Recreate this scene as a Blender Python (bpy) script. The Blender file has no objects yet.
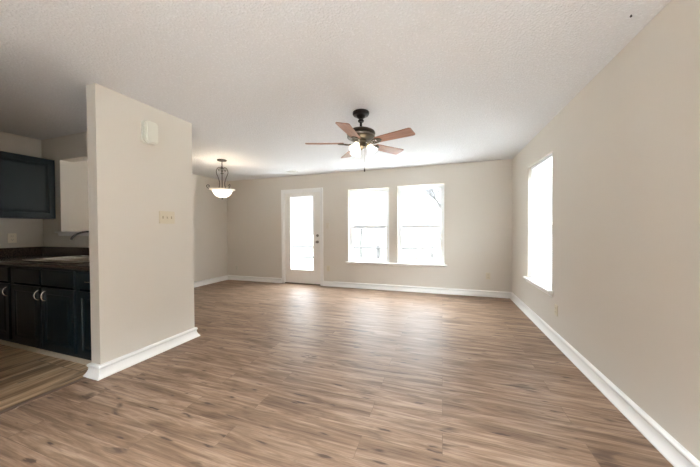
import bpy, bmesh, math, random
from mathutils import Vector, Matrix
random.seed(7)
C = bpy.context.scene
COL = C.collection
PI = math.pi

# ------------------------------------------------------------------ camera
F_PX, YAW, PITCH, ROLL, CAM_H = 271.72, -0.3272, -0.01428, -0.00562, 1.222
cam_d = bpy.data.cameras.new('camera'); cam = bpy.data.objects.new('camera', cam_d); COL.objects.link(cam)
cam_d.sensor_width = 36; cam_d.lens = F_PX / 700 * 36; cam_d.clip_start = 0.02; cam_d.clip_end = 300
cy, sy, cp, sp = math.cos(YAW), math.sin(YAW), math.cos(PITCH), math.sin(PITCH)
fw = Vector((sy * cp, cy * cp, sp)); rt = Vector((cy, -sy, 0)); up = rt.cross(fw)
r2 = rt * math.cos(ROLL) + up * math.sin(ROLL); u2 = -rt * math.sin(ROLL) + up * math.cos(ROLL)
cam.matrix_world = Matrix(((r2.x, u2.x, -fw.x, 0), (r2.y, u2.y, -fw.y, 0), (r2.z, u2.z, -fw.z, CAM_H), (0, 0, 0, 1)))
C.camera = cam

# ------------------------------------------------------------------ world, light, exposure
W = bpy.data.worlds.new('overcast_sky'); C.world = W; W.use_nodes = True
bg = W.node_tree.nodes['Background']
SKY_LOW, SKY_HIGH, SOUTH = 0.60, 10.5, 4.2      # thin cloud: greyer towards the far horizon, brightest on the sun's side (-Y, behind the camera)
_t = W.node_tree; _tc = _t.nodes.new('ShaderNodeTexCoord'); _sx = _t.nodes.new('ShaderNodeSeparateXYZ'); _t.links.new(_tc.outputs['Generated'], _sx.inputs[0])
def _map(src, a, b, c, d):
    r = _t.nodes.new('ShaderNodeMapRange'); r.interpolation_type = 'SMOOTHSTEP'
    for k, v in zip(('From Min', 'From Max', 'To Min', 'To Max'), (a, b, c, d)): r.inputs[k].default_value = v
    _t.links.new(src, r.inputs['Value']); return r.outputs['Result']
_m = _t.nodes.new('ShaderNodeMath'); _m.operation = 'ADD'
_m2 = _t.nodes.new('ShaderNodeMath'); _m2.operation = 'MULTIPLY'
_t.links.new(_map(_sx.outputs['Z'], .18, .60, SKY_LOW, SKY_HIGH), _m.inputs[0])
_t.links.new(_map(_sx.outputs['Y'], .15, -.75, 0, SOUTH * SKY_HIGH), _m2.inputs[0]); _t.links.new(_map(_sx.outputs['Z'], .22, .60, 0, 1), _m2.inputs[1])
_t.links.new(_m2.outputs[0], _m.inputs[1]); _t.links.new(_m.outputs[0], bg.inputs[1])
bg.inputs[0].default_value = (0.885, 0.94, 1.0, 1)
C.view_settings.view_transform = 'Standard'; C.view_settings.look = 'None'
C.view_settings.exposure = 1.34; C.view_settings.gamma = 1; C.view_settings.use_curve_mapping = False
C.cycles.max_bounces = 14; C.cycles.diffuse_bounces = 9; C.cycles.glossy_bounces = 5; C.cycles.transparent_max_bounces = 12
C.cycles.sample_clamp_indirect = 12
def portal(name, loc, rot, sx, sy_):
    l = bpy.data.lights.new(name, 'AREA'); l.shape = 'RECTANGLE'; l.size = sx; l.size_y = sy_; l.cycles.is_portal = True
    o = bpy.data.objects.new(name, l); COL.objects.link(o); o.location = loc; o.rotation_euler = rot

# ------------------------------------------------------------------ room measures
H = 2.44; XR = 1.1615; XL = -5.07; YB = 5.43; YF = -1.6
XP, XPK, YA, YC = -2.70, -2.815, 1.46, 2.37            # partition: living face, kitchen face, near end, far end
YK0, YK1 = 2.13, 2.26                                   # kitchen back wall
DX0, DX1, DZ = -3.445, -2.52, 2.08                      # door opening
W1 = (-1.88, -1.012, 0.545, 2.062); W2 = (-0.842, 0.04, 0.545, 2.082)
W3 = (3.60, 4.50, 0.525, 2.085)
W_FILL = (-0.7, 1.0, 0.12, 2.15)  # added opening behind the camera, lets in fill daylight
YO = .62                                               # added wall stops here, narrowing the kitchen opening to keep light out
for nm, x0, x1, z0, z1 in (('daylight_portal', *W1), ('daylight_portal', *W2), ('daylight_portal', DX0 + .15, DX1 - .15, .3, 1.98)):
    portal(nm, ((x0 + x1) / 2, YB + .17, (z0 + z1) / 2), (-PI / 2, 0, 0), x1 - x0, z1 - z0)
portal('daylight_portal', (XR + .17, (W3[0] + W3[1]) / 2, (W3[2] + W3[3]) / 2), (0, PI / 2, 0), W3[3] - W3[2], W3[1] - W3[0])
portal('daylight_portal', ((W_FILL[0] + W_FILL[1]) / 2, YF - .17, (W_FILL[2] + W_FILL[3]) / 2), (PI / 2, 0, 0), W_FILL[1] - W_FILL[0], W_FILL[3] - W_FILL[2])

# ------------------------------------------------------------------ material helpers
def mat(name, color, rough=0.6, metal=0.0, **kw):
    m = bpy.data.materials.new(name); m.use_nodes = True
    b = m.node_tree.nodes['Principled BSDF']
    b.inputs['Base Color'].default_value = (*color, 1); b.inputs['Roughness'].default_value = rough
    b.inputs['Metallic'].default_value = metal
    for k, v in kw.items(): b.inputs[k.replace('_', ' ')].default_value = v
    m.diffuse_color = (*color, 1)
    return m
def nd(m, t, **inp):
    n = m.node_tree.nodes.new(t)
    for k, v in inp.items():
        n.inputs[k.replace('_', ' ')].default_value = v
    return n
def lk(m, a, b): m.node_tree.links.new(a, b)
def pos(m, scale=(1, 1, 1), off=(0, 0, 0)):
    g = nd(m, 'ShaderNodeNewGeometry'); mp = nd(m, 'ShaderNodeMapping'); mp.inputs['Scale'].default_value = scale; mp.inputs['Location'].default_value = off
    lk(m, g.outputs['Position'], mp.inputs['Vector']); return mp.outputs['Vector']
def bump(m, height, strength=.3, dist=.01):
    b = nd(m, 'ShaderNodeBump'); b.inputs['Strength'].default_value = strength; b.inputs['Distance'].default_value = dist
    lk(m, height, b.inputs['Height']); lk(m, b.outputs['Normal'], m.node_tree.nodes['Principled BSDF'].inputs['Normal'])
def ramp(m, src, stops):
    r = nd(m, 'ShaderNodeValToRGB'); e = r.color_ramp.elements
    while len(e) < len(stops): e.new(.5)
    for el, (p_, c_) in zip(e, stops):
        el.position = p_; el.color = (*c_, 1) if len(c_) == 3 else c_
    lk(m, src, r.inputs['Fac']); return r.outputs['Color']
def mix(m, a, b, fac, mode='MIX'):
    x = nd(m, 'ShaderNodeMix'); x.data_type = 'RGBA'; x.blend_type = mode
    for s, v in ((x.inputs[0], fac), (x.inputs[6], a), (x.inputs[7], b)):
        if hasattr(v, 'is_linked'): lk(m, v, s)
        else: s.default_value = v if isinstance(v, float) else (*v, 1)
    return x.outputs[2]
def mth(m, op, a, b=None):
    x = nd(m, 'ShaderNodeMath'); x.operation = op
    for s, v in zip(x.inputs, (a, b)):
        if v is None: continue
        if hasattr(v, 'is_linked'): lk(m, v, s)
        else: s.default_value = v
    return x.outputs[0]
def base(m): return m.node_tree.nodes['Principled BSDF'].inputs['Base Color']

# wall paint with roller texture
WALL = mat('greige_wall_paint', (0.635, 0.588, 0.522), 0.6)
n = nd(WALL, 'ShaderNodeTexNoise', Scale=220.0, Detail=3.0); lk(WALL, pos(WALL), n.inputs['Vector']); bump(WALL, n.outputs['Fac'], .12, .003)
# ceiling: sprayed knock-down texture
CEIL = mat('textured_ceiling_paint', (0.72, 0.69, 0.64), 0.75)
n1 = nd(CEIL, 'ShaderNodeTexNoise', Scale=70.0, Detail=4.0, Roughness=.6); lk(CEIL, pos(CEIL), n1.inputs['Vector'])
v1 = nd(CEIL, 'ShaderNodeTexVoronoi', Scale=65.0); lk(CEIL, pos(CEIL), v1.inputs['Vector'])
hh = mth(CEIL, 'ADD', ramp(CEIL, n1.outputs['Fac'], [(.42, (0, 0, 0)), (.62, (1, 1, 1))]), mth(CEIL, 'MULTIPLY', v1.outputs['Distance'], -.7))
bump(CEIL, hh, .62, .006)
lk(CEIL, mix(CEIL, (0.70, 0.69, 0.69), (0.775, 0.77, 0.775), ramp(CEIL, n1.outputs['Fac'], [(.5, (0, 0, 0)), (.68, (1, 1, 1))])), base(CEIL))
TRIM = mat('white_trim_paint', (0.83, 0.815, 0.79), 0.35)
VINYL = mat('white_window_vinyl', (0.85, 0.87, 0.88), 0.35)
DOORP = mat('white_door_paint', (0.80, 0.77, 0.72), 0.4)
PLATE = mat('ivory_plastic', (0.62, 0.55, 0.42), 0.35)
PLATEW = mat('white_plastic', (0.60, 0.57, 0.50), 0.4)
SLOT = mat('dark_slot_plastic', (0.05, 0.045, 0.04), 0.6)
STEEL = mat('brushed_steel', (0.80, 0.78, 0.74), 0.25, 1.0)
NICKEL = mat('satin_nickel', (0.26, 0.23, 0.20), 0.35, 1.0)
BRONZE = mat('aged_bronze', (0.075, 0.062, 0.042), 0.38, .8)
IRON = mat('dark_pewter_iron', (0.055, 0.047, 0.04), 0.5, .5)
DARKB = mat('black_bronze', (0.022, 0.018, 0.016), 0.3, .6)
CAB = mat('dark_teal_cabinet_paint', (0.002, 0.0095, 0.014), 0.38)
TOE = mat('tan_toe_board', (0.33, 0.25, 0.17), 0.5)
VENTM = mat('white_vent_enamel', (0.70, 0.68, 0.64), 0.5)
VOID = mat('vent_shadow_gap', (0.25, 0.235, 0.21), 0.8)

def wood_floor(name, along, pw, pl, cols, knot, ns, rough, spec=.5, gap=.0012):
    m = mat(name, cols[1], rough)
    sc = (1, 1, 1)
    rot = 0 if along == 'x' else PI / 2
    g = nd(m, 'ShaderNodeNewGeometry'); mp = nd(m, 'ShaderNodeMapping'); mp.inputs['Rotation'].default_value = (0, 0, rot)
    lk(m, g.outputs['Position'], mp.inputs['Vector']); P = mp.outputs['Vector']
    br = nd(m, 'ShaderNodeTexBrick', Scale=1.0, Mortar_Size=gap, Mortar_Smooth=.2, Bias=0.0, Brick_Width=pl, Row_Height=pw)
    br.offset = .37; br.offset_frequency = 2
    br.inputs['Color1'].default_value = (0, 0, 0, 1); br.inputs['Color2'].default_value = (1, 1, 1, 1)
    lk(m, P, br.inputs['Vector'])
    # per-plank offset so the grain breaks at each joint
    off = nd(m, 'ShaderNodeCombineXYZ'); sep = nd(m, 'ShaderNodeSeparateColor'); lk(m, br.outputs['Color'], sep.inputs[0])
    lk(m, mth(m, 'MULTIPLY', sep.outputs[0], 23.0), off.inputs[0]); lk(m, mth(m, 'MULTIPLY', sep.outputs[0], 61.0), off.inputs[2])
    add = nd(m, 'ShaderNodeVectorMath'); add.operation = 'ADD'; lk(m, P, add.inputs[0]); lk(m, off.outputs[0], add.inputs[1])
    def st(s):
        q = nd(m, 'ShaderNodeMapping'); q.inputs['Scale'].default_value = s; lk(m, add.outputs[0], q.inputs['Vector']); return q.outputs['Vector']
    a = nd(m, 'ShaderNodeTexNoise', Scale=ns, Detail=5.0, Roughness=.6, Distortion=.9); lk(m, st((.8, 7.5, 1)), a.inputs['Vector'])
    b = nd(m, 'ShaderNodeTexNoise', Scale=ns * 4, Detail=4.0, Roughness=.65, Distortion=.3); lk(m, st((.5, 12, 1)), b.inputs['Vector'])
    base_c = ramp(m, a.outputs['Fac'], [(.34, cols[0]), (.5, cols[1]), (.66, cols[2])])
    fine = ramp(m, b.outputs['Fac'], [(.3, (.66, .645, .63)), (.62, (1.10, 1.10, 1.10))])
    c1 = mix(m, base_c, fine, 1.0, 'MULTIPLY')
    tone = ramp(m, sep.outputs[0], [(0, (.91, .90, .89)), (1, (1.06, 1.055, 1.05))])
    c2 = mix(m, c1, tone, 1.0, 'MULTIPLY')
    # knots and dark checks, stretched along the plank
    k = nd(m, 'ShaderNodeTexNoise', Scale=knot[0], Detail=3.0, Roughness=.55, Distortion=.5); lk(m, st((1.0, 3.6, 1)), k.inputs['Vector'])
    km = ramp(m, k.outputs['Fac'], [(knot[1], (0, 0, 0)), (knot[1] + .09, (1, 1, 1))])
    c3a = mix(m, c2, knot[2], mth(m, 'MULTIPLY', km, .75))
    wob = nd(m, 'ShaderNodeTexNoise', Scale=9.0, Detail=2.0); lk(m, st((1, 4, 1)), wob.inputs['Vector'])
    wv = nd(m, 'ShaderNodeVectorMath'); wv.operation = 'SCALE'; wv.inputs['Scale'].default_value = .55; lk(m, wob.outputs['Color'], wv.inputs[0])
    wa = nd(m, 'ShaderNodeVectorMath'); wa.operation = 'ADD'; lk(m, st((3.2, 17, 1)), wa.inputs[0]); lk(m, wv.outputs[0], wa.inputs[1])
    vo = nd(m, 'ShaderNodeTexVoronoi', Scale=1.0); vo.voronoi_dimensions = '2D'; lk(m, wa.outputs[0], vo.inputs['Vector'])
    vs_ = nd(m, 'ShaderNodeSeparateColor'); lk(m, vo.outputs['Color'], vs_.inputs[0])
    size = mth(m, 'MULTIPLY', mth(m, 'SUBTRACT', vs_.outputs[0], .35), .30)
    kr = mth(m, 'SUBTRACT', size, vo.outputs['Distance'])
    c3 = mix(m, c3a, knot[2], ramp(m, mth(m, 'ADD', mth(m, 'ADD', mth(m, 'MULTIPLY', kr, 6.5), mth(m, 'MULTIPLY', b.outputs['Fac'], 1.5)), -.52), [(.0, (0, 0, 0)), (.35, (.20, .20, .20)), (.95, (.9, .9, .9))]))
    fm = mth(m, 'MULTIPLY', br.outputs['Fac'], .45)
    c4 = mix(m, c3, (.06, .045, .035), fm)
    lk(m, c4, base(m))
    rr = nd(m, 'ShaderNodeMapRange'); rr.inputs['To Min'].default_value = rough - .05; rr.inputs['To Max'].default_value = rough + .1
    lk(m, b.outputs['Fac'], rr.inputs['Value']); lk(m, rr.outputs['Result'], m.node_tree.nodes['Principled BSDF'].inputs['Roughness'])
    bump(m, mth(m, 'ADD', mth(m, 'MULTIPLY', b.outputs['Fac'], .5), mth(m, 'MULTIPLY', br.outputs['Fac'], -1.5)), .18, .002)
    m.node_tree.nodes['Principled BSDF'].inputs['Specular IOR Level'].default_value = spec
    return m
LAM = wood_floor('brown_oak_laminate', 'x', .17, 1.22, [(.170, .105, .067), (.280, .186, .126), (.395, .280, .203)], (2.6, .64, (.075, .048, .035)), 2.2, .42, .22)
KLAM = wood_floor('tan_plank_sheet_vinyl', 'y', .92, .62, [(.26, .150, .075), (.62, .43, .26), (.82, .64, .44)], (1.6, .585, (.055, .035, .02)), 1.3, .4, .5, .004)

def wood(name, c0, c1, rough=.35, s=(4, 60, 60)):
    m = mat(name, c1, rough); tc = nd(m, 'ShaderNodeTexCoord'); mp = nd(m, 'ShaderNodeMapping'); mp.inputs['Scale'].default_value = s
    lk(m, tc.outputs['Object'], mp.inputs['Vector']); n_ = nd(m, 'ShaderNodeTexNoise', Scale=1.0, Detail=4.0); lk(m, mp.outputs['Vector'], n_.inputs['Vector'])
    lk(m, ramp(m, n_.outputs['Fac'], [(.3, c0), (.7, c1)]), base(m)); return m
BLADE = wood('cherry_fan_blade', (.23, .088, .042), (.37, .168, .088))
COUNTER = mat('dark_brown_laminate', (.045, .030, .024), .16)
n = nd(COUNTER, 'ShaderNodeTexNoise', Scale=90.0, Detail=3.0); lk(COUNTER, pos(COUNTER), n.inputs['Vector'])
lk(COUNTER, ramp(COUNTER, n.outputs['Fac'], [(.4, (.055, .038, .030)), (.66, (.12, .085, .065))]), base(COUNTER))

def glass_mat():
    m = bpy.data.materials.new('window_glass'); m.use_nodes = True; t = m.node_tree; t.nodes.clear()
    o = t.nodes.new('ShaderNodeOutputMaterial'); mx = t.nodes.new('ShaderNodeMixShader'); tr = t.nodes.new('ShaderNodeBsdfTransparent'); gl = t.nodes.new('ShaderNodeBsdfGlossy')
    tr.inputs[0].default_value = (.95, .97, .97, 1); gl.inputs['Roughness'].default_value = .02; mx.inputs[0].default_value = .04
    t.links.new(tr.outputs[0], mx.inputs[1]); t.links.new(gl.outputs[0], mx.inputs[2]); t.links.new(mx.outputs[0], o.inputs[0]); return m
GLASS = glass_mat()
def slat_mat():
    m = bpy.data.materials.new('white_blind_slat'); m.use_nodes = True; t = m.node_tree; t.nodes.clear()
    o = t.nodes.new('ShaderNodeOutputMaterial'); mx = t.nodes.new('ShaderNodeMixShader'); d = t.nodes.new('ShaderNodeBsdfDiffuse'); tl = t.nodes.new('ShaderNodeBsdfTranslucent')
    d.inputs[0].default_value = (.85, .86, .86, 1); tl.inputs[0].default_value = (.8, .82, .82, 1); mx.inputs[0].default_value = .08
    t.links.new(d.outputs[0], mx.inputs[1]); t.links.new(tl.outputs[0], mx.inputs[2]); t.links.new(mx.outputs[0], o.inputs[0]); return m
SLAT = slat_mat()
def glow(name, col, e, ecol):
    m = mat(name, col, .4); b = m.node_tree.nodes['Principled BSDF']
    b.inputs['Emission Color'].default_value = (*ecol, 1); b.inputs['Emission Strength'].default_value = e; return m
SHADE = glow('lit_frosted_glass', (.9, .88, .82), .72, (1, .93, .80))
BOWL = glow('lit_alabaster_glass', (.88, .84, .76), .7, (1, .92, .78))
RIMG = glow('alabaster_rim_glass', (.80, .74, .63), .12, (1, .88, .70))

# ------------------------------------------------------------------ mesh helpers
def box(bm, x0, x1, y0, y1, z0, z1):
    vs = [bm.verts.new((x, y, z)) for z in (z0, z1) for y in (y0, y1) for x in (x0, x1)]
    for f in ((0, 2, 3, 1), (4, 5, 7, 6), (0, 1, 5, 4), (2, 6, 7, 3), (0, 4, 6, 2), (1, 3, 7, 5)): bm.faces.new([vs[i] for i in f])
def bbox(x0, x1, y0, y1, z0, z1, bev=0.0, seg=2):
    bm = bmesh.new(); box(bm, x0, x1, y0, y1, z0, z1)
    if bev: bmesh.ops.bevel(bm, geom=list(bm.edges), offset=bev, segments=seg, affect='EDGES', profile=.5)
    return bm
def tube(bm, pts, rad, n=10, cap=True):
    pts = [Vector(p) for p in pts]; rs = rad if isinstance(rad, (list, tuple)) else [rad] * len(pts)
    rings = []; t0 = (pts[1] - pts[0]).normalized(); ref = Vector((0, 0, 1)) if abs(t0.z) < .9 else Vector((1, 0, 0)); nrm = t0.cross(ref).normalized()
    for i, p in enumerate(pts):
        t = ((pts[min(i + 1, len(pts) - 1)] - pts[max(i - 1, 0)])).normalized()
        nrm = (nrm - t * nrm.dot(t)).normalized(); bn = t.cross(nrm)
        rings.append([bm.verts.new(p + (nrm * math.cos(2 * PI * k / n) + bn * math.sin(2 * PI * k / n)) * rs[i]) for k in range(n)])
    for a, b in zip(rings, rings[1:]):
        for k in range(n): bm.faces.new((a[k], a[(k + 1) % n], b[(k + 1) % n], b[k]))
    if cap: bm.faces.new(rings[0][::-1]); bm.faces.new(rings[-1])
def lathe(bm, prof, n=32, M=None):
    """prof: list of (r, z); r==0 closes to a point"""
    rings = []
    for r, z in prof:
        if r < 1e-6: rings.append([bm.verts.new((0, 0, z))])
        else: rings.append([bm.verts.new((r * math.cos(2 * PI * k / n), r * math.sin(2 * PI * k / n), z)) for k in range(n)])
    for a, b in zip(rings, rings[1:]):
        for k in range(n):
            q = []
            for v in (a[k % len(a)], a[(k + 1) % len(a)], b[(k + 1) % len(b)], b[k % len(b)]):
                if v not in q: q.append(v)
            if len(q) > 2: bm.faces.new(q)
    if M is not None: bmesh.ops.transform(bm, matrix=M, verts=[v for r in rings for v in r])
def prism(bm, outline, z0, z1, M=None):
    a = [bm.verts.new((x, y, z0)) for x, y in outline]; b = [bm.verts.new((x, y, z1)) for x, y in outline]
    bm.faces.new(a[::-1]); bm.faces.new(b)
    for i in range(len(a)): bm.faces.new((a[i], a[(i + 1) % len(a)], b[(i + 1) % len(a)], b[i]))
    if M is not None: bmesh.ops.transform(bm, matrix=M, verts=a + b)
def obj(name, bm, m, parent=None, smooth=0.0):
    bmesh.ops.recalc_face_normals(bm, faces=list(bm.faces))
    me = bpy.data.meshes.new(name); bm.to_mesh(me); bm.free(); me.materials.append(m)
    o = bpy.data.objects.new(name, me); COL.objects.link(o)
    if parent: o.parent = parent
    if smooth:
        for p in me.polygons: p.use_smooth = True
        me.set_sharp_from_angle(angle=math.radians(smooth))
    return o
def tag(o, label, cat, group=None):
    o['label'] = label; o['category'] = cat
    if group: o['group'] = group
    return o
def thing(name, label, cat, loc=(0, 0, 0), rz=0, group=None):
    o = bpy.data.objects.new(name, None); COL.objects.link(o); o.location = loc; o.rotation_euler = (0, 0, rz); o.empty_display_size = .05
    return tag(o, label, cat, group)
def struct(name, bm, m, smooth=0):
    o = obj(name, bm, m, None, smooth); o['kind'] = 'structure'; return o
def sempty(name, loc=(0, 0, 0), rz=0):
    o = bpy.data.objects.new(name, None); COL.objects.link(o); o.location = loc; o.rotation_euler = (0, 0, rz); o['kind'] = 'structure'; return o
def arc(c, r, a0, a1, n, plane='xz'):
    out = []
    for i in range(n + 1):
        a = math.radians(a0 + (a1 - a0) * i / n); u, v = r * math.cos(a), r * math.sin(a)
        out.append(Vector((c[0] + u, c[1], c[2] + v)) if plane == 'xz' else Vector((c[0] + u, c[1] + v, c[2])))
    return out

# ------------------------------------------------------------------ shell
def holed(a0, a1, z0, z1, holes, put):
    """tiles a wall rectangle around rectangular holes; put(a0,a1,z0,z1)"""
    xs = sorted({a0, a1, *[h[0] for h in holes], *[h[1] for h in holes]})
    for u, v in zip(xs, xs[1:]):
        zz = [z0]
        for h in sorted(holes, key=lambda q: q[2]):
            if h[0] <= u and h[1] >= v: zz += [h[2], h[3]]
        zz.append(z1)
        for p_, q_ in zip(zz[::2], zz[1::2]):
            if q_ > p_ + 1e-5: put(u, v, p_, q_)
T = .14
bm = bmesh.new(); holed(XL - T, XR + T, 0, H, [W1, W2, (DX0, DX1, 0, DZ)], lambda a, b, c, d: box(bm, a, b, YB, YB + T, c, d)); struct('wall_back', bm, WALL)
bm = bmesh.new(); holed(YF, YB, 0, H, [W3], lambda a, b, c, d: box(bm, XR, XR + T, a, b, c, d)); struct('wall_right', bm, WALL)
bm = bmesh.new(); box(bm, XL - T, XL, YF, YB, 0, H); struct('wall_left', bm, WALL)
bm = bmesh.new(); holed(XL - T, XR + T, 0, H, [W_FILL], lambda a, b, c, d: box(bm, a, b, YF - T, YF, c, d)); struct('wall_front', bm, WALL)
struct('wall_partition', bbox(XPK, XP, YA, YC, 0, H), WALL)
PT = (-4.67, -3.25, 1.215, 2.14)
bm = bmesh.new(); holed(XL, XPK, 0, H, [PT], lambda a, b, c, d: box(bm, a, b, YK0, YK1, c, d)); struct('wall_kitchen', bm, WALL)
struct('light_block_kitchen_front', bbox(XL, XPK, -.75, -.63, 0, H), WALL)  # unseen wall, added to keep the kitchen dark
struct('light_block_kitchen_side', bbox(XPK, XP, YF, YO, 0, H), WALL)  # unseen wall, added to shut front light out of the kitchen
bm = bmesh.new(); box(bm, XL - T, XR + T, YF - T, YB + T, H, H + .12); struct('ceiling', bm, CEIL)
bm = bmesh.new(); box(bm, XPK, XR + T, YF - T, YB + T, -.12, 0); box(bm, XL - T, XPK, YK0, YB + T, -.12, 0); struct('floor', bm, LAM)
bm = bmesh.new(); box(bm, XL - T, XPK, YF - T, YK0, -.12, 0); struct('floor_kitchen', bm, KLAM)
STRIP = mat('brown_transition_strip', (.17, .11, .08), .35)
bm = bmesh.new(); prism(bm, [(-.02, 0), (-.014, .005), (.014, .005), (.02, 0)], YO, YA - .045, Matrix(((1, 0, 0, XPK), (0, 0, 1, 0), (0, 1, 0, .0005), (0, 0, 0, 1)))); struct('trim_floor_strip', bm, STRIP)

# ------------------------------------------------------------------ baseboards
BP = [(0, 0), (.040, 0), (.040, .010), (.032, .020), (.024, .034), (.018, .050), (.015, .068), (.0145, .074), (.020, .080), (.0235, .088), (.022, .097), (.016, .104), (.006, .108), (0, .108)]
def sweep(name, path, prof=BP, m=TRIM, closed=False):
    """room side is to the LEFT of the path direction"""
    bm = bmesh.new(); P = [Vector(p) for p in path]; rings = []
    for i, p in enumerate(P):
        d0 = (P[i] - P[i - 1]).normalized() if i else None; d1 = (P[i + 1] - P[i]).normalized() if i < len(P) - 1 else None
        n0 = Vector((-d0.y, d0.x)) if d0 else None; n1 = Vector((-d1.y, d1.x)) if d1 else None
        mv = n0 if n1 is None else n1 if n0 is None else (n0 + n1) / (1 + n0.dot(n1))
        rings.append([bm.verts.new((p.x + mv.x * d, p.y + mv.y * d, z)) for d, z in prof])
    k = len(prof)
    for a, b in zip(rings, rings[1:]):
        for j in range(k): bm.faces.new((a[j], a[(j + 1) % k], b[(j + 1) % k], b[j]))
    bm.faces.new(rings[0]); bm.faces.new(rings[-1][::-1])
    return struct(name, bm, m, 35)
sweep('baseboard_right', [(XR, YF), (XR, YB), (DX1 + .065, YB)])
sweep('baseboard_left', [(DX0 - .065, YB), (XL, YB), (XL, YK1)])
sweep('baseboard_partition', [(XPK, YK1), (XPK, YC), (XP, YC), (XP, YA), (XPK, YA), (XPK, YA + .035)])

# ------------------------------------------------------------------ door
def casing(name, x0, x1, ztop, y, w=.062, t=.016):
    # flat moulded U frame facing -Y, mitred
    prof = [(0, 0), (0, .010), (.010, .013), (w * .55, .016), (w - .008, .018), (w, .012), (w, 0)]
    bm = bmesh.new(); rings = []
    for (cx, cz, mx, mz) in ((x0, 0, -1, 0), (x0, ztop, -1, 1), (x1, ztop, 1, 1), (x1, 0, 1, 0)):
        rings.append([bm.verts.new((cx + mx * a, y - b, cz + mz * a)) for a, b in prof])
    for a, b in zip(rings, rings[1:]):
        for j in range(len(prof)): bm.faces.new((a[j], a[(j + 1) % len(prof)], b[(j + 1) % len(prof)], b[j]))
    bm.faces.new(rings[0]); bm.faces.new(rings[-1])
    return struct(name, bm, TRIM)
casing('trim_1', DX0, DX1, DZ, YB)
d = sempty('door_1', ((DX0 + DX1) / 2, YB, 0))
hw = (DX1 - DX0) / 2
bm = bmesh.new()
box(bm, -hw, -hw + .018, 0, T, 0, DZ); box(bm, hw - .018, hw, 0, T, 0, DZ); box(bm, -hw, hw, 0, T, DZ - .018, DZ)
box(bm, -hw + .018, -hw + .03, .058, T, 0, DZ - .018); box(bm, hw - .03, hw - .018, .058, T, 0, DZ - .018); box(bm, -hw + .018, hw - .018, .058, T, DZ - .03, DZ - .018)
obj('jamb', bm, TRIM, d)
s0, s1, sz0, sz1 = -hw + .021, hw - .022, .022, DZ - .024
g0, g1, gz0, gz1 = -3.282 - d.location.x, -2.695 - d.location.x, .315, 1.972
bm = bmesh.new(); holed(s0, s1, sz0, sz1, [(g0, g1, gz0, gz1)], lambda a, b, c, e: box(bm, a, b, .012, .056, c, e)); obj('slab', bm, DOORP, d)
bm = bmesh.new(); prof = [(0, 0), (0, .012), (.012, .014), (.028, .006), (.03, 0)]   # glazing bead
rings = []
for (cx, cz, mx, mz) in ((g0, gz0, -1, -1), (g0, gz1, -1, 1), (g1, gz1, 1, 1), (g1, gz0, 1, -1)):
    rings.append([bm.verts.new((cx + mx * (a - .006), .012 - b, cz + mz * (a - .006))) for a, b in prof])
for i in range(4):
    a, b = rings[i], rings[(i + 1) % 4]
    for j in range(len(prof)): bm.faces.new((a[j], a[(j + 1) % len(prof)], b[(j + 1) % len(prof)], b[j]))
obj('glazing_frame', bm, DOORP, d)
obj('pane', bbox(g0, g1, .030, .036, gz0, gz1), GLASS, d)
bm = bmesh.new(); box(bm, -hw + .018, hw - .018, -.01, T, 0, .02); obj('threshold', bm, mat('dark_bronze_threshold', (.16, .13, .10), .4, .6), d)
for z in (.25, 1.05, 1.86):
    bm = bmesh.new(); tube(bm, [(s0 - .004, .006, z - .045), (s0 - .004, .006, z + .045)], .006, 8); box(bm, s0, s0 + .02, .009, .0125, z - .045, z + .045)
    obj('hinge', bm, TRIM, d, 40)
def knob_at(name, x, z, prof, parent):
    bm = bmesh.new(); lathe(bm, prof, 24, Matrix.Translation((x, .012, z)) @ Matrix.Rotation(PI / 2, 4, 'X')); return obj(name, bm, NICKEL, parent, 40)
kx = -2.602 - d.location.x
knob_at('knob', kx, .955, [(0, 0), (.031, 0), (.031, .006), (.014, .012), (.011, .028), (.020, .036), (.027, .046), (.026, .058), (.016, .066), (0, .068)], d)
knob_at('deadbolt', kx, 1.095, [(0, 0), (.031, 0), (.031, .008), (.024, .014), (.010, .016), (.009, .024), (0, .025)], d)

# ------------------------------------------------------------------ windows (local: x along the wall, +y outwards)
def window(idx, w, h, loc, rz, mid, depth=.075):
    o = sempty('window_%d' % idx, loc, rz)
    bm = bmesh.new(); f = .032
    for a in ((0, f, 0, h), (w - f, w, 0, h), (f, w - f, 0, f), (f, w - f, h - f, h)): box(bm, a[0], a[1], depth, T - .005, a[2], a[3])
    obj('frame', bm, VINYL, o)
    for nm, z0, z1, y0 in (('upper_sash', mid - .012, h - f, depth + .034), ('lower_sash', f, mid + .022, depth + .008)):
        s = .034; bm = bmesh.new(); x0, x1 = f + .001, w - f - .001
        for a in ((x0, x0 + s, z0, z1), (x1 - s, x1, z0, z1), (x0 + s, x1 - s, z0, z0 + s), (x0 + s, x1 - s, z1 - s, z1)): box(bm, a[0], a[1], y0, y0 + .022, a[2], a[3])
        sh = obj(nm, bm, VINYL, o)
        obj('pane', bbox(x0 + s, x1 - s, y0 + .009, y0 + .013, z0 + s, z1 - s), GLASS, sh)
    return o
window(1, W1[1] - W1[0], W1[3] - W1[2], (W1[0], YB, W1[2]), 0, 1.27 - W1[2])
window(2, W2[1] - W2[0], W2[3] - W2[2], (W2[0], YB, W2[2]), 0, 1.27 - W2[2])
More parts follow.
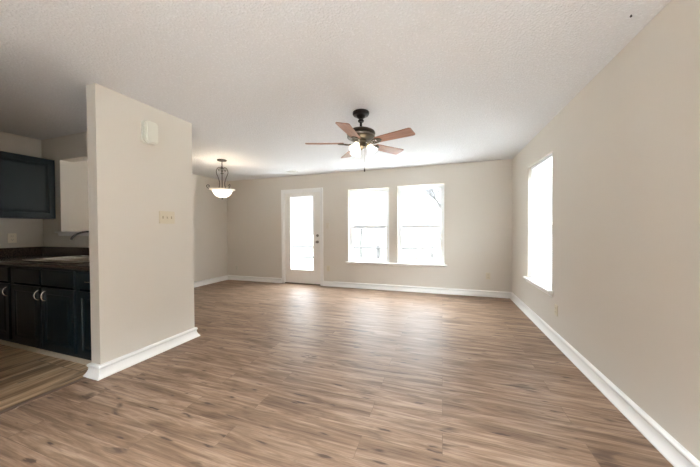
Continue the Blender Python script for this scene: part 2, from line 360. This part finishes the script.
# right wall: outward is +X -> local +y = world +x, local x = world -y
window(3, W3[1] - W3[0], W3[3] - W3[2], (XR, W3[1], W3[2]), -PI / 2, 1.28 - W3[2])
window(4, W_FILL[1] - W_FILL[0], W_FILL[3] - W_FILL[2], (W_FILL[1], YF, W_FILL[2]), PI, 1.0)  # unseen window, added to bring fill light into the room
def stool(name, w, loc, rz, ext=.05, depth=.075, pro=.05, apron=.045):
    prof = [(depth, 0), (-pro + .006, 0), (-pro, -.006), (-pro, -.018), (-pro + .006, -.024), (0, -.024)]
    bm = bmesh.new()
    box(bm, 0, w, 0, depth, -.001 - .022, .002)
    out = [(-pro + .006, .002), (-pro, -.004), (-pro, -.016), (-pro + .006, -.022), (0, -.022), (0, .002)]
    prism(bm, out, -ext, w + ext, Matrix(((0, 0, 1, 0), (1, 0, 0, 0), (0, 1, 0, 0), (0, 0, 0, 1))))
    out = [(0, -.022), (-.030, -.022), (-.026, -.030), (-.014, -.022 - apron * .7), (-.010, -.022 - apron), (0, -.022 - apron)]
    prism(bm, out, -ext + .02, w + ext - .02, Matrix(((0, 0, 1, 0), (1, 0, 0, 0), (0, 1, 0, 0), (0, 0, 0, 1))))
    o = struct(name, bm, TRIM); o.location = loc; o.rotation_euler = (0, 0, rz); return o
# back stool runs under both windows; the strip between them sits on the wall only
o = stool('trim_2', W2[1] - W1[0], (W1[0], YB, .547), 0, apron=.03, depth=0)
for w_, nm in ((W1, 'trim_3'), (W2, 'trim_4')):
    struct(nm, bbox(w_[0], w_[1], YB, YB + .075, w_[2] - .0, w_[2] + .004), TRIM)
stool('trim_5', W3[1] - W3[0], (XR, W3[1], W3[2] + .002), -PI / 2)

# ------------------------------------------------------------------ blinds
def blind(label, w, h, loc, rz):
    t = thing('window_blind', label, 'blind', loc, rz)
    obj('headrail', bbox(.006, w - .006, .030, .062, h - .034, h - .004, .003), VINYL, t)
    bm = bmesh.new(); z = h - .05; k = 0
    while z > .045:
        for a, b, c, e in ((-.0125, -.004, .0, .0022), (-.004, .004, .0022, .0022), (.004, .0125, .0022, .0)):
            vs = [bm.verts.new(p_) for p_ in ((.010, .046 + a, z + c + a * .25), (w - .010, .046 + a, z + c + a * .25), (w - .010, .046 + b, z + e + b * .25), (.010, .046 + b, z + e + b * .25))]
            bm.faces.new(vs)
        z -= .0215
    obj('slats', bm, SLAT, t)
    obj('bottom_rail', bbox(.010, w - .010, .034, .058, .012, .026, .003), VINYL, t)
    for x in (.14, w - .14):
        bm = bmesh.new(); tube(bm, [(x, .033, h - .034), (x, .033, .02)], .0009, 5); obj('ladder_cord', bm, VINYL, t)
    bm = bmesh.new(); tube(bm, [(.075, .026, h - .03), (.075, .024, h * .45)], .004, 6); obj('tilt_wand', bm, mat('clear_wand_plastic', (.8, .82, .82), .2), t, 40)
    return t
blind('white mini blind hanging in the single window of the right side wall', W3[1] - W3[0], W3[3] - W3[2], (XR, W3[1], W3[2] + .004), -PI / 2)

# ------------------------------------------------------------------ outlets and switches (local: x along wall, -y into the room)
def rrect(w, h, r, n=4):
    out = []
    for cx, cy_, a0 in ((w / 2 - r, h / 2 - r, 0), (-w / 2 + r, h / 2 - r, 90), (-w / 2 + r, -h / 2 + r, 180), (w / 2 - r, -h / 2 + r, 270)):
        for i in range(n + 1):
            a = math.radians(a0 + 90 * i / n); out.append((cx + r * math.cos(a), cy_ + r * math.sin(a)))
    return out
TOW = Matrix(((1, 0, 0, 0), (0, 0, -1, 0), (0, 1, 0, 0), (0, 0, 0, 1)))    # outline xy -> wall xz, extrusion towards -y
def plate_bm(w, h, t=.006, r=.006):
    bm = bmesh.new(); prism(bm, rrect(w, h, r), 0, t, TOW)
    top = [e for e in bm.edges if all(abs(v.co.y + t) < 1e-5 for v in e.verts)]
    bmesh.ops.bevel(bm, geom=top, offset=.0025, segments=2, affect='EDGES'); return bm
def outlet(label, loc, rz, m=PLATE):
    t = thing('wall_outlet', label, 'outlet', loc, rz)
    obj('cover_plate', plate_bm(.075, .118), m, t)
    for dz in (-.022, .022):
        bm = bmesh.new(); prism(bm, rrect(.034, .029, .011), .005, .009, TOW @ Matrix.Translation((0, dz, 0))); s = obj('socket', bm, m, t)
        bm = bmesh.new()
        for dx in (-.007, .007): box(bm, dx - .0012, dx + .0012, -.0096, -.0088, dz, dz + .009)
        box(bm, -.002, .002, -.0096, -.0088, dz - .009, dz - .005); obj('slots', bm, SLOT, s)
    return t
def switch(label, loc, rz, gangs, m=PLATE, w=None, h=.120):
    w = w or .075 + .046 * (gangs - 1)
    t = thing('light_switch', label, 'light switch', loc, rz)
    obj('cover_plate', plate_bm(w, h), m, t)
    for g in range(gangs):
        x = (g - (gangs - 1) / 2) * .046
        bm = bmesh.new(); box(bm, x - .006, x + .006, -.0066, -.0055, -.013, .013); obj('toggle_slot', bm, mat('tan_toggle_recess', (.36, .30, .21), .5), t)
        up_ = 1 if g % 2 else -1
        bm = bmesh.new(); prism(bm, [(-.0055, -.006), (.0055, -.006), (.0055, .006), (-.0055, .006)], .004, .017, TOW @ Matrix.Rotation(up_ * .5, 4, 'X')); obj('toggle', bm, m, t)
    return t
outlet('ivory outlet low on back wall in the far left corner, left of the door', (-4.788, YB, .292), 0, PLATEW)
outlet('pale outlet low on back wall between door casing and left window', (-2.345, YB, .38), 0)
outlet('ivory outlet low on back wall near the right corner', (.782, YB, .371), 0)
outlet('ivory outlet low on the right wall just below the side window', (XR, 3.463, .345), -PI / 2)
switch('wall-coloured light switch on back wall right of the glazed door', (-2.355, YB, 1.31), 0, 1, mat('beige_plate_plastic', (.62, .56, .47), .45))
switch('wide ivory triple light switch on the partition wall', (XP, 2.058, 1.358), PI / 2, 3, PLATE, w=.166, h=.128)
KO_Y = 1.733 * 5.07 / 4.75
outlet('ivory outlet on kitchen left wall above the backsplash', (XL, 1.85, 1.14), PI / 2, mat('bright_ivory_plastic', (.85, .78, .64), .35))

# door chime
t = thing('door_chime', 'white rounded door chime box high on the partition wall', 'door chime', (XP, 1.882, 2.172), PI / 2)
bm = bmesh.new(); prism(bm, rrect(.138, .212, .034, 6), 0, .018, TOW)
obj('back_box', bm, PLATEW, t, 40)
bm = bmesh.new(); prism(bm, rrect(.116, .208, .032, 6), .018, .050, TOW @ Matrix.Translation((.010, 0, 0)))
fe = [e for e in bm.edges if all(abs(v.co.y + .050) < 1e-5 for v in e.verts)]; bmesh.ops.bevel(bm, geom=fe, offset=.009, segments=3, affect='EDGES')
obj('cover', bm, mat('white_chime_cover', (.72, .70, .62), .4), t, 40)

# ------------------------------------------------------------------ ceiling vents and screw
def vent(label, loc, w, l):
    t = thing('ceiling_vent', label, 'air vent', loc)
    bm = bmesh.new(); f = .018
    for a in ((-w / 2, w / 2, -l / 2, -l / 2 + f), (-w / 2, w / 2, l / 2 - f, l / 2), (-w / 2, -w / 2 + f, -l / 2 + f, l / 2 - f), (w / 2 - f, w / 2, -l / 2 + f, l / 2 - f)): box(bm, a[0], a[1], a[2], a[3], -.010, 0)
    obj('frame', bm, VENTM, t)
    bm = bmesh.new(); box(bm, -w / 2 + f, w / 2 - f, -l / 2 + f, l / 2 - f, -.0015, 0); obj('backing', bm, VOID, t)
    bm = bmesh.new(); y = -l / 2 + f + .006
    while y < l / 2 - f - .004:
        prism(bm, [(y - .006, -.003), (y - .005, -.002), (y + .006, -.011), (y + .005, -.012)], -w / 2 + f, w / 2 - f, Matrix(((0, 0, 1, 0), (1, 0, 0, 0), (0, 1, 0, 0), (0, 0, 0, 1)))); y += .014
    obj('louvres', bm, VENTM, t)
vent('small white ceiling vent in front of the glazed door', (-2.955, 4.97, H), .22, .12)
vent('longer white ceiling vent in front of the right back window', (-.54, 5.03, H), .34, .13)
bm = bmesh.new(); lathe(bm, [(0, -.012), (.004, -.012), (.006, -.008), (.0035, -.004), (.003, 0), (0, 0)], 12)
o = obj('ceiling_screw', bm, SLOT, None, 40); o.location = (1.023, 2.006, H); tag(o, 'tiny dark screw in the ceiling near the right wall', 'screw')

# ------------------------------------------------------------------ ceiling fan
FX, FY = -.797, 2.722
fan = thing('ceiling_fan', 'bronze ceiling fan with five cherry wood blades and lit glass shades', 'ceiling fan', (FX, FY, H))
def L(name, prof, m, par, n=36, loc=(0, 0, 0), sm=35):
    bm = bmesh.new(); lathe(bm, prof, n); o_ = obj(name, bm, m, par, sm); o_.location = loc; return o_
L('canopy', [(0, 0), (.080, 0), (.086, -.006), (.086, -.026), (.078, -.036), (.050, -.044), (.040, -.060), (.026, -.068), (.018, -.074), (.030, -.084), (.033, -.094), (.026, -.106), (0, -.108)], DARKB, fan)
L('downrod', [(0, -.08), (.013, -.08), (.013, -.155), (.022, -.160), (.024, -.183), (.030, -.195), (0, -.195)], DARKB, fan, 20)
mh = L('motor_housing', [(0, -.165), (.055, -.166), (.112, -.174), (.138, -.188), (.147, -.202), (.148, -.212), (.134, -.216), (.134, -.222), (.142, -.226), (.142, -.250), (.134, -.256), (.120, -.262), (.100, -.272), (.070, -.278), (0, -.280)], BRONZE, fan, 48)
L('band', [(.1415, -.229), (.1445, -.231), (.1465, -.238), (.1445, -.245), (.1415, -.247)], NICKEL, mh, 48)
def outline_blade():
    # along +x from .19 to .60
    pts = []
    x0, x1 = .180, .575; w0, w1 = .050, .066
    pts += [(x0, -w0 + .008), (x0 + .008, -w0)]
    pts += [(x1 - .020, -w1), (x1 - .006, -w1 + .006), (x1, -w1 + .018)]
    pts += [(x1, w1 - .018), (x1 - .006, w1 - .006), (x1 - .020, w1)]
    pts += [(x0 + .008, w0), (x0, w0 - .008)]
    return pts
bmB = bmesh.new(); prism(bmB, outline_blade(), -.0035, .0035); meB = bpy.data.meshes.new('blade'); bmesh.ops.recalc_face_normals(bmB, faces=list(bmB.faces)); bmB.to_mesh(meB); bmB.free(); meB.materials.append(BLADE)
bmA = bmesh.new()
for s in (-1, 1):
    tube(bmA, [(.105, s * .012, -.010), (.130, s * .020, -.014), (.155, s * .030, -.012), (.185, s * .036, -.008), (.215, s * .030, -.0075), (.235, s * .010, -.0075)], [.006, .006, .007, .006, .005, .005], 8)
    tube(bmA, [(.135, s * .016, -.012), (.150, s * .004, -.012), (.170, s * .010, -.010), (.180, s * .030, -.009)], .005, 6)
prism(bmA, [(.085, -.022), (.120, -.016), (.120, .016), (.085, .022)], -.016, -.004)
prism(bmA, [(.180, -.034), (.225, -.024), (.245, 0), (.225, .024), (.180, .034), (.19, 0)], -.0085, -.0040)
bmesh.ops.recalc_face_normals(bmA, faces=list(bmA.faces)); meA = bpy.data.meshes.new('blade_arm'); bmA.to_mesh(meA); bmA.free(); meA.materials.append(BRONZE)
for ang in (-18, 54, 126, 198, 270):
    M = Matrix.Translation((0, 0, -.308)) @ Matrix.Rotation(math.radians(ang), 4, 'Z') @ Matrix.Rotation(math.radians(-12), 4, 'X')
    a = bpy.data.objects.new('blade_arm', meA); COL.objects.link(a); a.parent = fan; a.matrix_local = M
    b = bpy.data.objects.new('blade', meB); COL.objects.link(b); b.parent = fan; b.matrix_local = M
lk_ = L('light_kit', [(0, -.278), (.060, -.278), (.062, -.290), (.050, -.300), (.046, -.325), (.052, -.335), (.050, -.348), (.030, -.360), (.012, -.368), (.010, -.378), (0, -.380)], BRONZE, fan)
def shade_prof():
    return [(.020, 0), (.026, -.006), (.030, -.020), (.036, -.040), (.046, -.060), (.056, -.078), (.060, -.088), (.058, -.088), (.053, -.078), (.043, -.060), (.033, -.040), (.027, -.020), (.018, -.004)]
FIT = mat('brass_fitter', (.55, .45, .18), .35, .9)
for ang in (16, 136, 256):
    a = math.radians(ang); c_, s_ = math.cos(a), math.sin(a)
    bm = bmesh.new(); tube(bm, [(c_ * .035, s_ * .035, -.318), (c_ * .060, s_ * .060, -.312), (c_ * .078, s_ * .078, -.318)], .008, 8); arm = obj('lamp_arm', bm, BRONZE, fan, 50)
    M = Matrix.Translation((c_ * .074, s_ * .074, -.316)) @ Matrix.Rotation(a, 4, 'Z') @ Matrix.Rotation(math.radians(-32), 4, 'Y')
    bm = bmesh.new(); lathe(bm, [(0, .004), (.018, .004), (.027, -.004), (.029, -.016), (.027, -.016), (0, -.010)], 20, M); obj('fitter', bm, FIT, fan, 40)
    bm = bmesh.new(); lathe(bm, shade_prof(), 28, M @ Matrix.Translation((0, 0, -.010))); sh = obj('lamp_shade', bm, SHADE, fan, 50)
    bm = bmesh.new(); lathe(bm, [(0, -.018), (.012, -.022), (.016, -.040), (.022, -.056), (.020, -.070), (.010, -.080), (0, -.082)], 16, M); obj('bulb', bm, SHADE, sh, 50)
    p = M @ Vector((0, 0, -.11))
for x, y, zb in ((.045, -.030, -.575),):
    bm = bmesh.new(); tube(bm, [(x, y, -.345), (x, y, zb)], .0013, 5); ch = obj('pull_chain', bm, NICKEL, fan)
    bm = bmesh.new(); lathe(bm, [(0, 0), (.004, -.003), (.006, -.015), (.007, -.028), (.004, -.036), (0, -.038)], 12, Matrix.Translation((x, y, zb))); obj('fob', bm, DARKB, ch, 50)
for ch in fan.children:
    if ch.name.split('.')[0] not in ('canopy', 'downrod'): ch.location.z -= .016
l = bpy.data.lights.new('fan_lamp_light', 'POINT'); l.energy = 1.2; l.color = (1, .86, .68); l.shadow_soft_size = .07
o = bpy.data.objects.new('fan_lamp_light', l); COL.objects.link(o); o.location = (FX, FY, H - .47)

# ------------------------------------------------------------------ pendant over the dining corner
PX, PY = -3.612, 3.762
pen = thing('pendant_light', 'pewter scroll pendant light with glowing white glass bowl', 'pendant light', (PX, PY, H))
L('canopy', [(0, 0), (.078, 0), (.080, -.008), (.072, -.018), (.030, -.026), (0, -.028)], IRON, pen)
bm = bmesh.new()
tube(bm, arc((0, 0, -.040), .014, 0, 360, 12), .0032, 6, False)
tube(bm, [Vector((0, p_.x, p_.z)) for p_ in arc((0, 0, -.064), .014, 0, 360, 12)], .0032, 6, False)
tube(bm, arc((0, 0, -.088), .014, 0, 360, 12), .0032, 6, False)
obj('chain', bm, IRON, pen, 50)
L('centre_stem', [(0, -.100), (.006, -.102), (.009, -.112), (.020, -.122), (.026, -.136), (.018, -.150), (.010, -.158), (.014, -.176), (.030, -.190), (.012, -.202), (.009, -.214), (.024, -.226), (.026, -.236), (.008, -.246), (.007, -.500), (0, -.502)], IRON, pen, 20)
def bez(P, n=10):
    out = []
    for i in range(len(P) - 1):
        p0, p1, p2, p3 = (Vector(P[max(i - 1, 0)]), Vector(P[i]), Vector(P[i + 1]), Vector(P[min(i + 2, len(P) - 1)]))
        for k in range(n):
            t_ = k / n; out.append(.5 * (2 * p1 + (p2 - p0) * t_ + (2 * p0 - 5 * p1 + 4 * p2 - p3) * t_ ** 2 + (3 * p1 - p0 - 3 * p2 + p3) * t_ ** 3))
    return out + [Vector(P[-1])]
for k in range(3):
    a = math.radians(16 + 120 * k); c_, s_ = math.cos(a), math.sin(a)
    prof = [(.058, -.170), (.070, -.182), (.058, -.196), (.040, -.186), (.034, -.150), (.052, -.135), (.085, -.160), (.104, -.205), (.100, -.250), (.072, -.310), (.050, -.380), (.048, -.440), (.062, -.492)]
    bm = bmesh.new(); tube(bm, bez([(r * c_, r * s_, z) for r, z in prof], 5), .0068, 7); obj('scroll_arm', bm, IRON, pen, 50)
    prof = [(.055, -.495), (.120, -.512), (.185, -.512), (.222, -.498), (.240, -.470), (.232, -.446), (.208, -.446), (.200, -.466), (.212, -.478)]
    a = math.radians(224 + 120 * k); c_, s_ = math.cos(a), math.sin(a)
    bm = bmesh.new(); tube(bm, bez([(r * c_, r * s_, z) for r, z in prof], 5), .0055, 7); obj('rim_hook', bm, IRON, pen, 50)
L('bowl', [(r_ * .92, z_) for r_, z_ in [(.176, -.528), (.166, -.556), (.146, -.592), (.116, -.622), (.078, -.642), (.034, -.652), (0, -.654), (0, -.646), (.034, -.644), (.076, -.634), (.110, -.615), (.139, -.586), (.159, -.552), (.170, -.528)]], BOWL, pen, 48)
L('rim', [(r_ * .92, z_) for r_, z_ in [(.170, -.530), (.186, -.526), (.205, -.524), (.222, -.516), (.226, -.510), (.222, -.508), (.204, -.514), (.186, -.517), (.170, -.520)]], RIMG, pen, 48)
L('finial', [(0, -.646), (.014, -.650), (.018, -.656), (.010, -.664), (.012, -.672), (.006, -.680), (0, -.684)], IRON, pen, 16)
l = bpy.data.lights.new('pendant_bulb_light', 'POINT'); l.energy = 3.2; l.color = (1, .86, .68); l.shadow_soft_size = .05
o = bpy.data.objects.new('pendant_bulb_light', l); COL.objects.link(o); o.location = (PX, PY, H - .545)

# ------------------------------------------------------------------ kitchen
def panel_door(name, w, h, parent, loc, rz=0, t=.019, arch=False):
    """raised-panel front; local x across, -y towards the viewer, origin bottom-left-back"""
    s = .055 if h > .25 else .022
    rings = [(0, 0), (0, t - .003), (.003, t), (s, t), (s + .008, t - .008), (s + .014, t - .008), (s + .040, t - .001), ] if h > .25 else [(0, 0), (0, t - .005), (.005, t - .001), (.012, t)]
    bm = bmesh.new(); R = []
    for i, d_ in rings: R.append([bm.verts.new(p_) for p_ in ((i, -d_, i), (w - i, -d_, i), (w - i, -d_, h - i), (i, -d_, h - i))])
    for a, b in zip(R, R[1:]):
        for j in range(4): bm.faces.new((a[j], a[(j + 1) % 4], b[(j + 1) % 4], b[j]))
    bm.faces.new(R[0]); bm.faces.new(R[-1])
    o_ = obj(name, bm, CAB, parent); o_.location = loc; o_.rotation_euler = (0, 0, rz); return o_
def arch_pull(parent, x, z, vert=True, y=-.019, ln=.088, name='handle'):
    bm = bmesh.new(); pts = []
    for i in range(13):
        a = PI * i / 12; u = -math.cos(a) * ln / 2; dpt = math.sin(a) * .030
        pts.append((x + (0 if vert else u), y - dpt, z + (u if vert else 0)))
    tube(bm, pts, [.0065, .0055] + [.0045] * 9 + [.0055, .0065], 8)
    h_ = obj(name, bm, STEEL, parent, 50); return h_
YD = 1.53
def base_cab(label, x0, x1, fronts):
    t = thing('base_cabinet', label, 'cabinet', (x0, YD + .019, 0), 0, 'dark base cabinets under the kitchen counter')
    w = x1 - x0; bm = bmesh.new(); dp = YK0 - YD - .022
    holed(0, w, .105, .876, [(.03, w - .03, .135, .85)], lambda a, b, c, e: box(bm, a, b, 0, .019, c, e)); box(bm, 0, w, 0, .019, .085, .105)
    box(bm, 0, .016, .019, dp, .105, .876); box(bm, w - .016, w, .019, dp, .105, .876); box(bm, .016, w - .016, .019, dp, .105, .121); box(bm, .016, w - .016, dp - .01, dp, .121, .876)
    obj('carcass', bm, CAB, t)
    obj('toe_board', bbox(0, w, .025, .040, .0, .105), CAB, t)
    for (a, b, doors) in fronts:
        n_ = panel_door('drawer', b - a, .150, t, (a, 0, .700))
        if doors.get('dpull') is not None: arch_pull(n_, (b - a) * doors['dpull'], .075, False)
        dd = panel_door('door', b - a, .585, t, (a, 0, .090))
        arch_pull(dd, .070 if doors['side'] == 'l' else b - a - .020, .508)
    return t
base_cab('dark sink base cabinet with two doors, at the middle of the kitchen counter', -4.255, -3.165, [(.025, .532, {'side': 'r'}), (.556, 1.065, {'side': 'l'})])
base_cab('narrow dark base cabinet with a drawer pull, against the partition wall', -3.163, XPK - .002, [(.030, .325, {'side': 'r', 'dpull': .62})])
base_cab('dark base cabinet in the left kitchen corner, at the photo edge', XL + .002, -4.257, [(.24, .780, {'side': 'r'})])
# shoe moulding at the toe
bm = bmesh.new(); prism(bm, [(0, 0), (-.016, 0), (-.015, .012), (-.010, .028), (-.004, .036), (0, .038)], XL, XPK, Matrix(((0, 0, 1, 0), (1, 0, 0, YD + .0435), (0, 1, 0, 0), (0, 0, 0, 1))))
struct('trim_6', bm, mat('beige_shoe_moulding', (.50, .42, .32), .45))
# countertop with sink cut-out
SX0, SX1, SY0, SY1 = -4.12, -3.28, 1.575, 2.055
ct = thing('countertop', 'dark brown laminate countertop running along the kitchen back wall', 'countertop', (0, 0, 0))
bm = bmesh.new()
def ctp(a, b, c, e): box(bm, a, b, c, e, .878, .916)
holed(XL + .001, XPK - .001, 1.505, YK0 - .001, [(SX0 + .015, SX1 - .015, SY0 + .015, SY1 - .015)], ctp); obj('slab', bm, COUNTER, ct)
bm = bmesh.new(); tube(bm, [(XL + .001, 1.508, .897), (XPK - .001, 1.508, .897)], .0190, 16); obj('rolled_edge', bm, COUNTER, ct, 50)
bm = bmesh.new(); box(bm, XL + .021, XPK - .001, YK0 - .021, YK0 - .001, .916, 1.020); obj('backsplash', bm, COUNTER, ct)
bm = bmesh.new(); box(bm, XL + .001, XL + .021, 1.505, YK0 - .001, .916, 1.020); obj('backsplash', bm, COUNTER, ct)
# sink
sk = thing('kitchen_sink', 'stainless steel double bowl sink set in the dark countertop', 'sink', (0, 0, 0))
bm = bmesh.new(); xm = (SX0 + SX1) / 2
bowls = [(SX0 + .035, xm - .015, SY0 + .035, SY1 - .075), (xm + .015, SX1 - .035, SY0 + .035, SY1 - .075)]
holed(SX0, SX1, SY0, SY1, [bowls[0], bowls[1]], lambda a, b, c, e: box(bm, a, b, c, e, .9165, .9225)); tube(bm, [(SX0, SY0, .923), (SX1, SY0, .923), (SX1, SY1, .923), (SX0, SY1, .923), (SX0, SY0, .923)], .0065, 8); tube(bm, [(xm, SY0 + .03, .923), (xm, SY1 - .07, .923)], .009, 8); obj('rim', bm, STEEL, sk)
for (a, b, c, e) in bowls:
    bm = bmesh.new(); R = []
    for i, z in ((0, .920), (.006, .900), (.014, .770), (.035, .750)): R.append([bm.verts.new(p_) for p_ in ((a + i, c + i, z), (b - i, c + i, z), (b - i, e - i, z), (a + i, e - i, z))])
    for q, r_ in zip(R, R[1:]):
        for j in range(4): bm.faces.new((q[j], q[(j + 1) % 4], r_[(j + 1) % 4], r_[j]))
    bm.faces.new(R[-1]); bw = obj('bowl', bm, STEEL, sk)
    bm = bmesh.new(); lathe(bm, [(0, .752), (.040, .752), (.042, .7535), (.030, .7505), (0, .7505)], 20, Matrix.Translation(((a + b) / 2, (c + e) / 2, 0))); obj('drain', bm, STEEL, bw)
# faucet, spout swivelled to the left
fc = thing('faucet', 'dark bronze kitchen faucet on the sink, spout swung left, below the sill', 'faucet', (-3.66, 2.013, .9228), math.radians(235))
L('base', [(0, 0), (.030, 0), (.030, .008), (.022, .020), (.020, .080), (.023, .090), (.018, .105), (0, .108)], DARKB, fc, 24)
bm = bmesh.new(); tube(bm, bez([(0, 0, .10), (0, 0, .19), (.035, 0, .262), (.10, 0, .292), (.17, 0, .282), (.225, 0, .245), (.245, 0, .205)], 6), .011, 10); obj('spout', bm, DARKB, fc, 50)
bm = bmesh.new(); tube(bm, bez([(0, -.015, .085), (.01, -.05, .11), (.03, -.10, .150)], 5), [.008] * 10 + [.006], 8); obj('lever', bm, DARKB, fc, 50)
# upper cabinet on left wall
ux = -4.76; uy0, uy1, uz0, uz1 = 1.37, YK0 - .002, 1.385, 2.145
uc = thing('wall_cabinet', 'dark teal wall cabinet hung on the left kitchen wall', 'cabinet', (XL, uy1, uz0))
bm = bmesh.new(); wd = uy1 - uy0; hd = uz1 - uz0; dd = ux - XL - .020
box(bm, .001, dd, -wd, -wd + .016, 0, hd); box(bm, .001, dd, -.016, 0, 0, hd); box(bm, .001, dd, -wd + .016, -.016, 0, .016); box(bm, .001, dd, -wd + .016, -.016, hd - .016, hd); box(bm, .001, .008, -wd + .016, -.016, .016, hd - .016)
obj('carcass', bm, CAB, uc)
dr = panel_door('door', wd - .016, hd - .02, uc, (dd, -wd + .008, .010), PI / 2)
arch_pull(dr, .03, .08)
# pass-through sill
bm = bmesh.new(); w_ = PT[1] - PT[0]
box(bm, 0, w_, .0, YK1 - YK0, 0, .004)
MM = Matrix(((0, 0, 1, 0), (1, 0, 0, 0), (0, 1, 0, 0), (0, 0, 0, 1)))
prism(bm, [(0, .004), (-.040, .004), (-.044, -.002), (-.044, -.012), (-.040, -.016), (0, -.016)], -.05, w_ + .05, MM)
prism(bm, [(0, -.016), (-.022, -.016), (-.018, -.030), (-.010, -.052), (0, -.052)], -.03, w_ + .03, MM)
o = struct('trim_7', bm, TRIM); o.location = (PT[0], YK0, PT[2])

# ------------------------------------------------------------------ outdoors
GRASS = mat('pale_dry_grass', (.30, .28, .22), .9)
n = nd(GRASS, 'ShaderNodeTexNoise', Scale=1.3, Detail=6.0); lk(GRASS, pos(GRASS), n.inputs['Vector']); lk(GRASS, ramp(GRASS, n.outputs['Fac'], [(.35, (.045, .045, .038)), (.65, (.065, .063, .055))]), base(GRASS))
bm = bmesh.new(); box(bm, -60, 60, -40, 90, -.42, -.30); struct('ground', bm, GRASS)
BOUNCE = mat('pale_bounce_concrete', (.62, .62, .61), .8)  # for unseen slabs added to bounce daylight onto the ceiling
struct('bounce_slab_front', bbox(-6, 5, -9, YF - T - .3, -.30, -.12, .01), mat('grey_bounce_concrete', (.36, .36, .355), .85))  # unseen slab, added to bounce light in through the front opening
struct('bounce_slab_side', bbox(XR + T, 2.5, -3, YB + T, -.30, -.12, .01), BOUNCE)  # unseen slab, added to throw light up through the side window
struct('bounce_slab_back', bbox(-8.0, 2.5, YB + T, 7.7, -.30, -.12, .01), BOUNCE)  # unseen slab, added below sill view to light the ceiling from outside
FW_ = mat('weathered_fence_wood', (.17, .155, .14), .8)
n = nd(FW_, 'ShaderNodeTexNoise', Scale=20.0, Detail=3.0); lk(FW_, pos(FW_, (.2, 1, 1)), n.inputs['Vector']); lk(FW_, ramp(FW_, n.outputs['Fac'], [(.3, (.028, .027, .026)), (.7, (.045, .043, .042))]), base(FW_))
YFN = 9.0
fn = thing('rail_fence', 'low weathered rail fence out in the yard, seen through the windows', 'fence', (-2.0, YFN, -.30))
for x in (-5.3, -3.55, -1.8, -.05, 1.7): obj('post', bbox(x - .05, x + .05, -.05, .05, 0, .98, .006), FW_, fn)
for z in (.52, .90): obj('rail', bbox(-6.2, 3.4, -.075, -.05, z - .03, z + .03, .004), FW_, fn)
BARK = mat('grey_bark', (.03, .029, .028), .9)
TW = mat('bare_twigs', (.045, .042, .04), .9)
def branchy(bm, p, d, ln, r, depth, rng):
    q = p + d * ln; mid = (p + q) / 2 + Vector((rng.uniform(-1, 1), rng.uniform(-1, 1), 0)) * ln * .06
    tube(bm, [p, mid, q], [r, r * .85, r * .65], 5)
    if depth == 0: return
    for i in range(3):
        nd_ = (d + Vector((rng.uniform(-1, 1), rng.uniform(-1, 1), rng.uniform(-.2, .6))) * .75).normalized()
        branchy(bm, p + d * ln * rng.uniform(.6, 1), nd_, ln * rng.uniform(.6, .8), r * .55, depth - 1, rng)
def tree(label, x, y, h, seed, r):
    t = thing('bare_tree', label, 'tree', (x, y, -.30)); rng = random.Random(seed)
    bm = bmesh.new(); tube(bm, [(0, 0, 0), (.05, 0, h * .25), (.12, .05, h * .5)], [r, r * .8, r * .65], 9); obj('trunk', bm, BARK, t, 50)
    bm = bmesh.new()
    for k in range(4): branchy(bm, Vector((.12, .05, h * (.40 + .03 * k))), Vector((math.cos(k * 1.7 + seed), math.sin(k * 1.7 + seed), 1.1)).normalized(), h * .22, r * .5, 3, rng)
    obj('branches', bm, TW, t)
bm = bmesh.new(); tube(bm, [(0, 0, 0), (-.02, 0, .8), (.03, 0, 1.52)], [.05, .045, .035], 8); lathe(bm, [(0, 1.56), (.05, 1.55), (.05, 1.52), (0, 1.52)], 8, Matrix.Translation((.03, 0, 0)))
o = obj('garden_post', bm, BARK, None, 40); o.location = (-3.83, 13.0, -.30); tag(o, 'short dark post standing beyond the fence, through the left back window', 'post')
tree('bare spreading tree seen through the right back window', -.1, 30.0, 7.5, 5, .14)
def bush(label, x, y, w, h, m, seed):
    rng = random.Random(seed); bm = bmesh.new()
    bmesh.ops.create_icosphere(bm, subdivisions=4, radius=1)
    for v in bm.verts:
        k = 1 + .16 * math.sin(v.co.x * 9 + seed) * math.cos(v.co.y * 8) + .10 * math.sin(v.co.z * 17 + v.co.x * 13) + rng.uniform(-.06, .06)
        v.co = Vector((v.co.x * w / 2 * k, v.co.y * w / 2.6 * k, max(-.02, v.co.z * h * k)))
    o_ = obj('shrub', bm, m); o_.location = (x, y, -.30); return tag(o_, label, 'shrub')
SH = mat('brown_shrub_leaves', (.16, .10, .06), .9); SH2 = mat('dark_shrub_leaves', (.018, .019, .018), .9)
for q in (FW_, BARK, TW, SH, SH2, GRASS): q.node_tree.nodes['Principled BSDF'].inputs['Specular IOR Level'].default_value = 0
n = nd(SH, 'ShaderNodeTexNoise', Scale=9.0); lk(SH, pos(SH), n.inputs['Vector']); lk(SH, ramp(SH, n.outputs['Fac'], [(.3, (.12, .09, .07)), (.7, (.20, .165, .14))]), base(SH))
bush('low brown shrub beyond the fence, through the right back window', -.75, 14.5, 1.5, 1.08, SH, 1)
bush('small dark shrub beyond the fence, through the door glass', -4.75, 12.0, .55, .62, SH2, 2)
